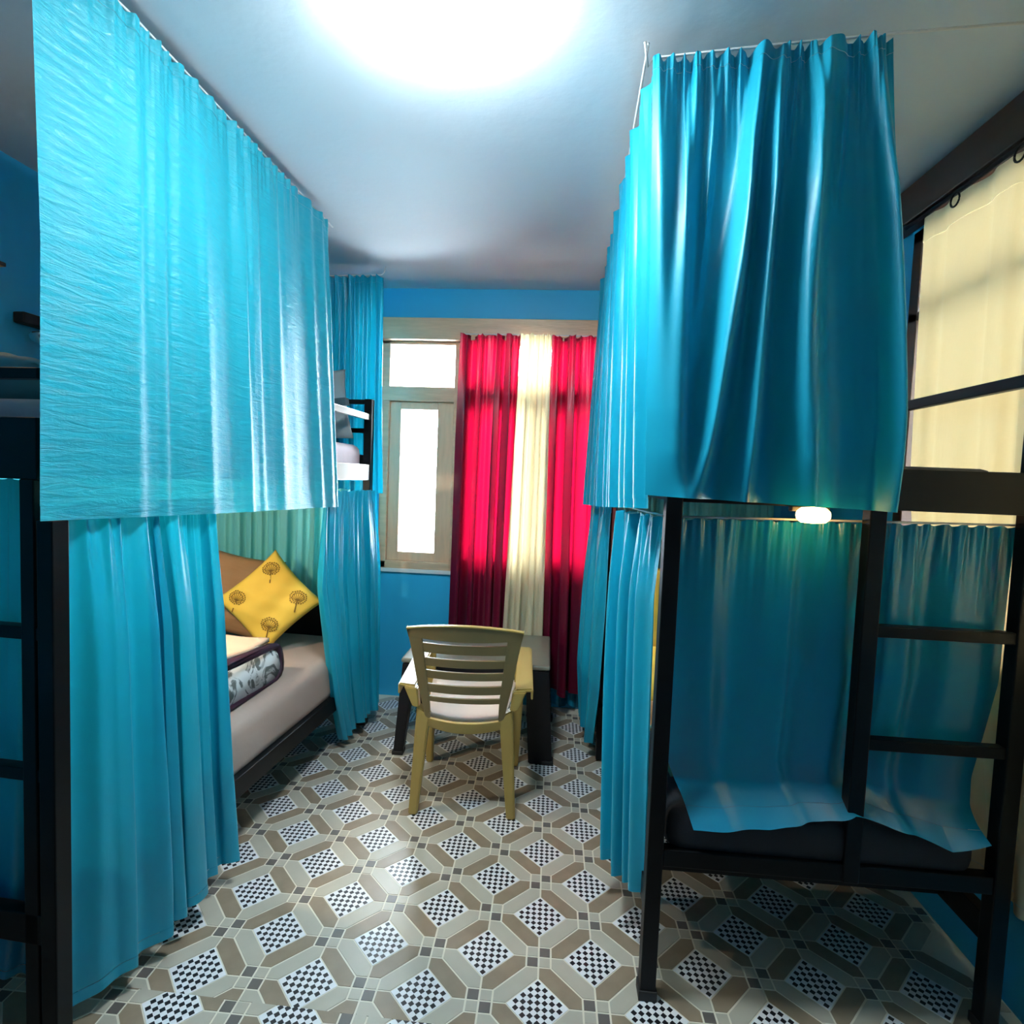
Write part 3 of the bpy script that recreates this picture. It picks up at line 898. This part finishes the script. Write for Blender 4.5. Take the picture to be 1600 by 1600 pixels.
drape('bunk_curtain', [(0, [(.235, 2.80, 1.385), (.20, 3.46, 1.38)]),
                       (.4, [(.235, 2.80, .86), (.165, 3.46, .86)]),
                       (.75, [(.230, 2.88, .42), (.150, 3.44, .42)]),
                       (1, [(.215, 2.98, .10), (.175, 3.40, .09)])],
      M['cyan_satin'], 'cyan curtain at the far side of the right lower bunk, overlapping the red curtain',
      folds=5, amp=((0, .012), (.3, .018), (1, .016)), gathers=10, nu=180, nv=70, seed=44)
drape('bunk_curtain', [(0, [(.335, 1.675, 1.402), (1.255, 1.68, 1.418)]),
                       (.5, [(.335, 1.685, .98), (1.255, 1.69, .98)]),
                       (.80, [(.345, 1.68, .70), (1.20, 1.685, .70)]),
                       (.93, [(.375, 1.680, .625), (.62, 1.682, .628), (.86, 1.68, .66), (1.20, 1.68, .615)]),
                       (.965, [(.395, 1.650, .590), (.62, 1.65, .60), (.86, 1.655, .635), (1.0, 1.65, .605), (1.20, 1.645, .580)]),
                       (1, [(.415, 1.592, .53), (.62, 1.592, .548), (.85, 1.60, .605), (1.0, 1.59, .57), (1.10, 1.588, .535), (1.20, 1.59, .56)])],
      M['cyan_shaded'], 'shade-darkened cyan curtain behind the ladder, its shiny hem on the charcoal mattress',
      folds=4.5, amp=((0, .005), (.12, .012), (.6, .016), (.9, .008), (1, .006)), gathers=20, gamp=.006, gdecay=.10, nu=300, nv=110, seed=47, head=.035, hem=.02,
      wires=[(.33, 1.655, 1.408), (1.24, 1.66, 1.424)])
drape('bunk_curtain', [(0, [(.34, 3.42, 1.44), (1.24, 3.43, 1.44)]), (1, [(.34, 3.43, .66), (1.24, 3.44, .66)])],
      M['green'], 'cyan curtain tinted as warm-lit, closing the far end inside the right lower bunk',
      folds=11, amp=((0, .014), (1, .022)), gathers=14, nu=200, nv=40, seed=50)

# ------------------------------------------------------------------ window curtains
drape('window_curtain', [(0, [(-.655, 3.585, 2.385), (-.285, 3.585, 2.385)]), (1, [(-.665, 3.58, .20), (-.30, 3.58, .20)])],
      M['red'], 'crimson curtain on the left of the cream one at the back window',
      folds=4, amp=((0, .020), (.3, .040), (1, .044)), gathers=9, gamp=.008, nu=170, nv=90, seed=61, wires=[(-.66, 3.59, 2.388), (.32, 3.59, 2.388)])
drape('window_curtain', [(0, [(-.285, 3.56, 2.385), (-.095, 3.56, 2.385)]), (1, [(-.335, 3.53, .20), (-.07, 3.53, .20)])],
      M['cream_cloth'], 'narrow cream curtain hanging between the two crimson ones',
      folds=3.5, amp=((0, .012), (1, .018)), gathers=6, gamp=.008, nu=120, nv=90, seed=64)
drape('window_curtain', [(0, [(-.095, 3.585, 2.385), (.30, 3.585, 2.385)]), (1, [(-.075, 3.58, .145), (.32, 3.58, .15)])],
      M['red'], 'crimson curtain on the right of the cream one, partly behind the blue bunk curtain',
      folds=4, amp=((0, .020), (.3, .040), (1, .044)), gathers=9, gamp=.008, nu=170, nv=90, seed=67)
drape('window_curtain', [(0, [(-.03, 3.665, .33), (.42, 3.665, .33)]), (1, [(-.03, 3.665, .03), (.42, 3.665, .03)])],
      M['cyan_shaded'], 'shade-darkened blue cloth hem showing below the right crimson curtain',
      folds=4, amp=((0, .01), (1, .018)), nu=100, nv=40, seed=68, hem_wave=.02)
rc = drape('window_curtain', [(0, [(1.325, 2.345, 2.535), (1.325, 1.02, 2.52)]), (.5, [(1.325, 2.32, 1.55), (1.325, 1.02, 1.55)]),
                              (.8, [(1.325, 2.20, .9), (1.325, 1.05, .9)]), (1, [(1.325, 2.0, .33), (1.325, 1.15, .36)])],
           M['cream_dim'], 'wide cream curtain over the right window, glowing behind the ladder bed',
           folds=7, amp=((0, .008), (1, .012)), nu=260, nv=90, seed=71, head=.09, hem=.03)
tube('curtain_rod', [(1.318, 2.44, 2.545), (1.318, .9, 2.535)], .009, M['black'], rc, 10)
for k, y in enumerate((2.14, 1.86, 1.58, 1.30)):
    pts = [(1.306 + .012 * math.cos(a) * 0 , y + .022 * math.cos(a), 2.512 + .022 * math.sin(a)) for a in np.linspace(0, 2 * PI, 17)]
    tube('curtain_ring', pts, .0035, M['black'], rc, 6)

# ------------------------------------------------------------------ chair
ch = thing('plastic_chair', (-.374, 2.41, 0), 'olive plastic armchair with a slatted back, standing with its back to us at the table', 'chair', .058)
def back_y(x, z):
    t = (z - .42) / .47
    return .015 - .125 * t - .050 * (1 - (x / .25) ** 2)
def back_hw(z):   # outer half width
    return np.interp(z, [.42, .53, .62, .75, .83, .88], [.165, .185, .203, .222, .236, .247])
def curved_strip(name, x_of, zb_of, zt_of, mat, th=.014, n=18, parent=ch):
    v, f = [], []
    for k in range(n):
        s = -1 + 2 * k / (n - 1)
        for (zf, o) in ((zb_of, -1), (zt_of, -1), (zt_of, 1), (zb_of, 1)):
            z = zf(s); x = x_of(s, z)
            v.append((x, back_y(x, z) + o * th / 2, z))
    for k in range(n - 1):
        for q in range(4):
            q2 = (q + 1) % 4
            f.append((4 * k + q, 4 * k + q2, 4 * k + 4 + q2, 4 * k + 4 + q))
    f.append((0, 1, 2, 3)); f.append((4 * n - 1, 4 * n - 2, 4 * n - 3, 4 * n - 4))
    o = pydata(name, v, f, mat, parent, False)
    bv = o.modifiers.new('soft', 'BEVEL'); bv.width = .003; bv.segments = 2
    return o
inner = lambda z: float(np.interp(z, [.50, .56, .83], [.150, .152, .180]))
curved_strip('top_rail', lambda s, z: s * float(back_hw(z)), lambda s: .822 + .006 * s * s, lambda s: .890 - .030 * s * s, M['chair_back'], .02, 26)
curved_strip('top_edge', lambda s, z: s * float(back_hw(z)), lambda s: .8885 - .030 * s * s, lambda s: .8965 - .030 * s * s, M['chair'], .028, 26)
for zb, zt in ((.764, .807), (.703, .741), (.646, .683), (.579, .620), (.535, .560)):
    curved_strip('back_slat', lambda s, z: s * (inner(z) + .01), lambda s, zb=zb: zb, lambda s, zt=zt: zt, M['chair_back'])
def stile(sgn):
    v, f = [], []
    zs = np.linspace(.44, .84, 16)
    for z in zs:
        xi, xo = inner(z) * .985, float(back_hw(z))
        for x, o in ((xi, -1), (xo, -1), (xo, 1), (xi, 1)):
            v.append((sgn * x, back_y(x, z) + o * .010, z))
    for k in range(len(zs) - 1):
        for q in range(4):
            q2 = (q + 1) % 4
            f.append((4 * k + q, 4 * k + q2, 4 * k + 4 + q2, 4 * k + 4 + q))
    f.append((3, 2, 1, 0)); f.append(tuple(4 * (len(zs) - 1) + q for q in range(4)))
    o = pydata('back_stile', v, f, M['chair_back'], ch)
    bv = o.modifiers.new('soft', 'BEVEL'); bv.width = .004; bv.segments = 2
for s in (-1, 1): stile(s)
# rear legs
for s in (-1, 1):
    def P(x, y, z): return (s * x, y, z)
    hexa('leg', [P(.197, -.012, 0), P(.236, -.012, 0), P(.236, .030, 0), P(.197, .030, 0)],
         [P(.150, -.035, .47), P(.208, -.030, .50), P(.208, .022, .50), P(.150, .018, .47)], M['chair'], ch, .006)
    hexa('leg', [P(.205, .455, 0), P(.240, .455, 0), P(.240, .495, 0), P(.205, .495, 0)],
         [P(.205, .43, .60), P(.262, .43, .60), P(.262, .48, .60), P(.205, .48, .60)], M['chair'], ch, .006)
    arm = hexa('armrest', [P(.215, -.03, .575), P(.292, -.02, .580), P(.285, .475, .615), P(.215, .475, .615)],
               [P(.215, -.03, .592), P(.292, -.02, .596), P(.285, .475, .632), P(.215, .475, .632)], M['chair'], ch, .006)
    hexa('arm_lip', [P(.284, -.022, .548), P(.293, -.022, .548), P(.288, .47, .588), P(.280, .47, .588)],
         [P(.284, -.022, .592), P(.293, -.022, .592), P(.288, .47, .628), P(.280, .47, .628)], M['chair'], ch, .003)
    hexa('arm_bracket', [P(.195, -.045, .50), P(.225, -.040, .50), P(.225, .0, .50), P(.195, .0, .50)],
         [P(.205, -.045, .585), P(.265, -.035, .585), P(.265, .0, .585), P(.205, .0, .585)], M['chair'], ch, .005)
# rear apron (curved) under the seat, seat shell
curved_strip('rear_apron', lambda s, z: s * .185, lambda s: .388 + .030 * s * s, lambda s: .440 + .018 * s * s, M['chair'], .022, 20)
v, f = [], []
nx, ny = 17, 15
for j in range(ny):
    for i in range(nx):
        a = -1 + 2 * i / (nx - 1); b = j / (ny - 1)
        hw = .172 + .045 * b
        x = a * hw
        y = .035 + .435 * b - .035 * (1 - b) * (1 - a * a)
        v.append((x, y, .445 - .018 * (1 - a * a) * math.sin(PI * min(1, b + .15)) + .01 * b))
for j in range(ny - 1):
    for i in range(nx - 1):
        f.append((j * nx + i, j * nx + i + 1, (j + 1) * nx + i + 1, (j + 1) * nx + i))
so = pydata('seat', v, f, M['seat_pale'], ch, True)
so['label'] = 'pale seat'
sm = so.modifiers.new('thick', 'SOLIDIFY'); sm.thickness = .014

# ------------------------------------------------------------------ table
tb = thing('side_table', (-.415, 3.21, 0), 'low dark plastic table with a grey green top, beyond the chair', 'table', .02)
bm = bmesh.new(); add_box(bm, (-.395, -.295, .500), (.395, .295, .526), .012, 3)
from_bm('table_top', bm, M['table_top'], tb)
bm = bmesh.new()
for lo, hi in (((-.375, -.285, .43), (.375, -.262, .500)), ((-.375, .262, .43), (.375, .285, .500)), ((-.385, -.275, .43), (-.362, .275, .500)), ((.362, -.275, .43), (.385, .275, .500))):
    add_box(bm, lo, hi, .004, 1)
from_bm('apron', bm, M['table'], tb)
for sx in (-1, 1):
    for sy in (-1, 1):
        def P(x, y, z): return (sx * x, sy * y, z)
        l = hexa('leg', [P(.30 if sx > 0 else .375, .245, 0), P(.425, .245, 0), P(.425, .30, 0), P(.30 if sx > 0 else .375, .30, 0)],
                 [P(.265 if sx > 0 else .32, .18, .498), P(.388, .18, .498), P(.388, .288, .498), P(.265 if sx > 0 else .32, .288, .498)], M['table'], tb, .006)
        box('foot_cap', (min(sx * .37, sx * .43), min(sy * .24, sy * .305), 0), (max(sx * .37, sx * .43), max(sy * .24, sy * .305), .022), M['plug'], l, .004)

# ------------------------------------------------------------------ lamps
lp = thing('ceiling_lamp', (-.35, 1.465, H), 'round glowing white ceiling lamp overhead in the middle of the room', 'lamp')
lathe('lamp_base', [(.13, 0), (.135, -.012), (.13, -.03)], M['white'], lp, 40)
dome = [(.125, -.026)] + [(.165 * math.sin(a) ** .8 if a > 0 else 0.001, -.03 - .075 * math.cos(a) ** 1.0) for a in np.linspace(PI / 2, 0.02, 12)]
lathe('lamp_shade', dome, M['lamp'], lp, 40)
def bunk_lamp(loc, rz, mat, label):
    b_ = thing('bunk_lamp', loc, label, 'lamp', rz, 'small warm bulbs of the bunks')
    lathe('bulb', [(.001, -.042), (.012, -.040), (.020, -.030), (.022, 0), (.020, .030), (.012, .040), (.001, .042)], mat, b_, 16, 'x', (0, -.02, 0))
    box('lamp_holder', (-.05, -.004, .008), (.05, .02, .022), M['plug'], b_, .003)
bunk_lamp((-1.60, 1.95, 1.40), 0, M['bulb_in'], 'small warm bulb under the left upper bunk, lighting the yellow cushion')
bunk_lamp((.75, 2.05, 1.35), 0, M['bulb'], 'small warm bulb inside the right lower bunk, lighting its yellow cushions')
bunk_lamp((-1.90, 1.75, 2.12), 0, M['bulb'], 'small warm bulb over the left upper bunk, beside the wall lamp')
bl = thing('bunk_lamp', (.668, 1.588, 1.432), 'small glowing warm bulb in plain view under the right upper bunk', 'lamp', 0, 'small warm bulbs of the bunks')
lathe('bulb', [(.001, -.042), (.012, -.040), (.020, -.030), (.022, 0), (.020, .030), (.012, .040), (.001, .042)], M['bulb'], bl, 16, 'x', (0, -.02, 0))
box('lamp_holder', (-.05, -.004, .008), (.05, .02, .022), M['plug'], bl, .003)
wl = thing('wall_lamp', (-2.235, 2.26, 2.05), 'small dark clip lamp with a bright ringed face on the left wall', 'lamp')
box('bracket', (0, -.10, .0), (.05, .05, .045), M['plug'], wl, .006)
lathe('lamp_head', [(.02, .0), (.045, .015), (.05, .04), (.042, .045), (.03, .043), (.02, .05)], M['chrome'], wl, 24, 'z', (.06, -.02, -.07))
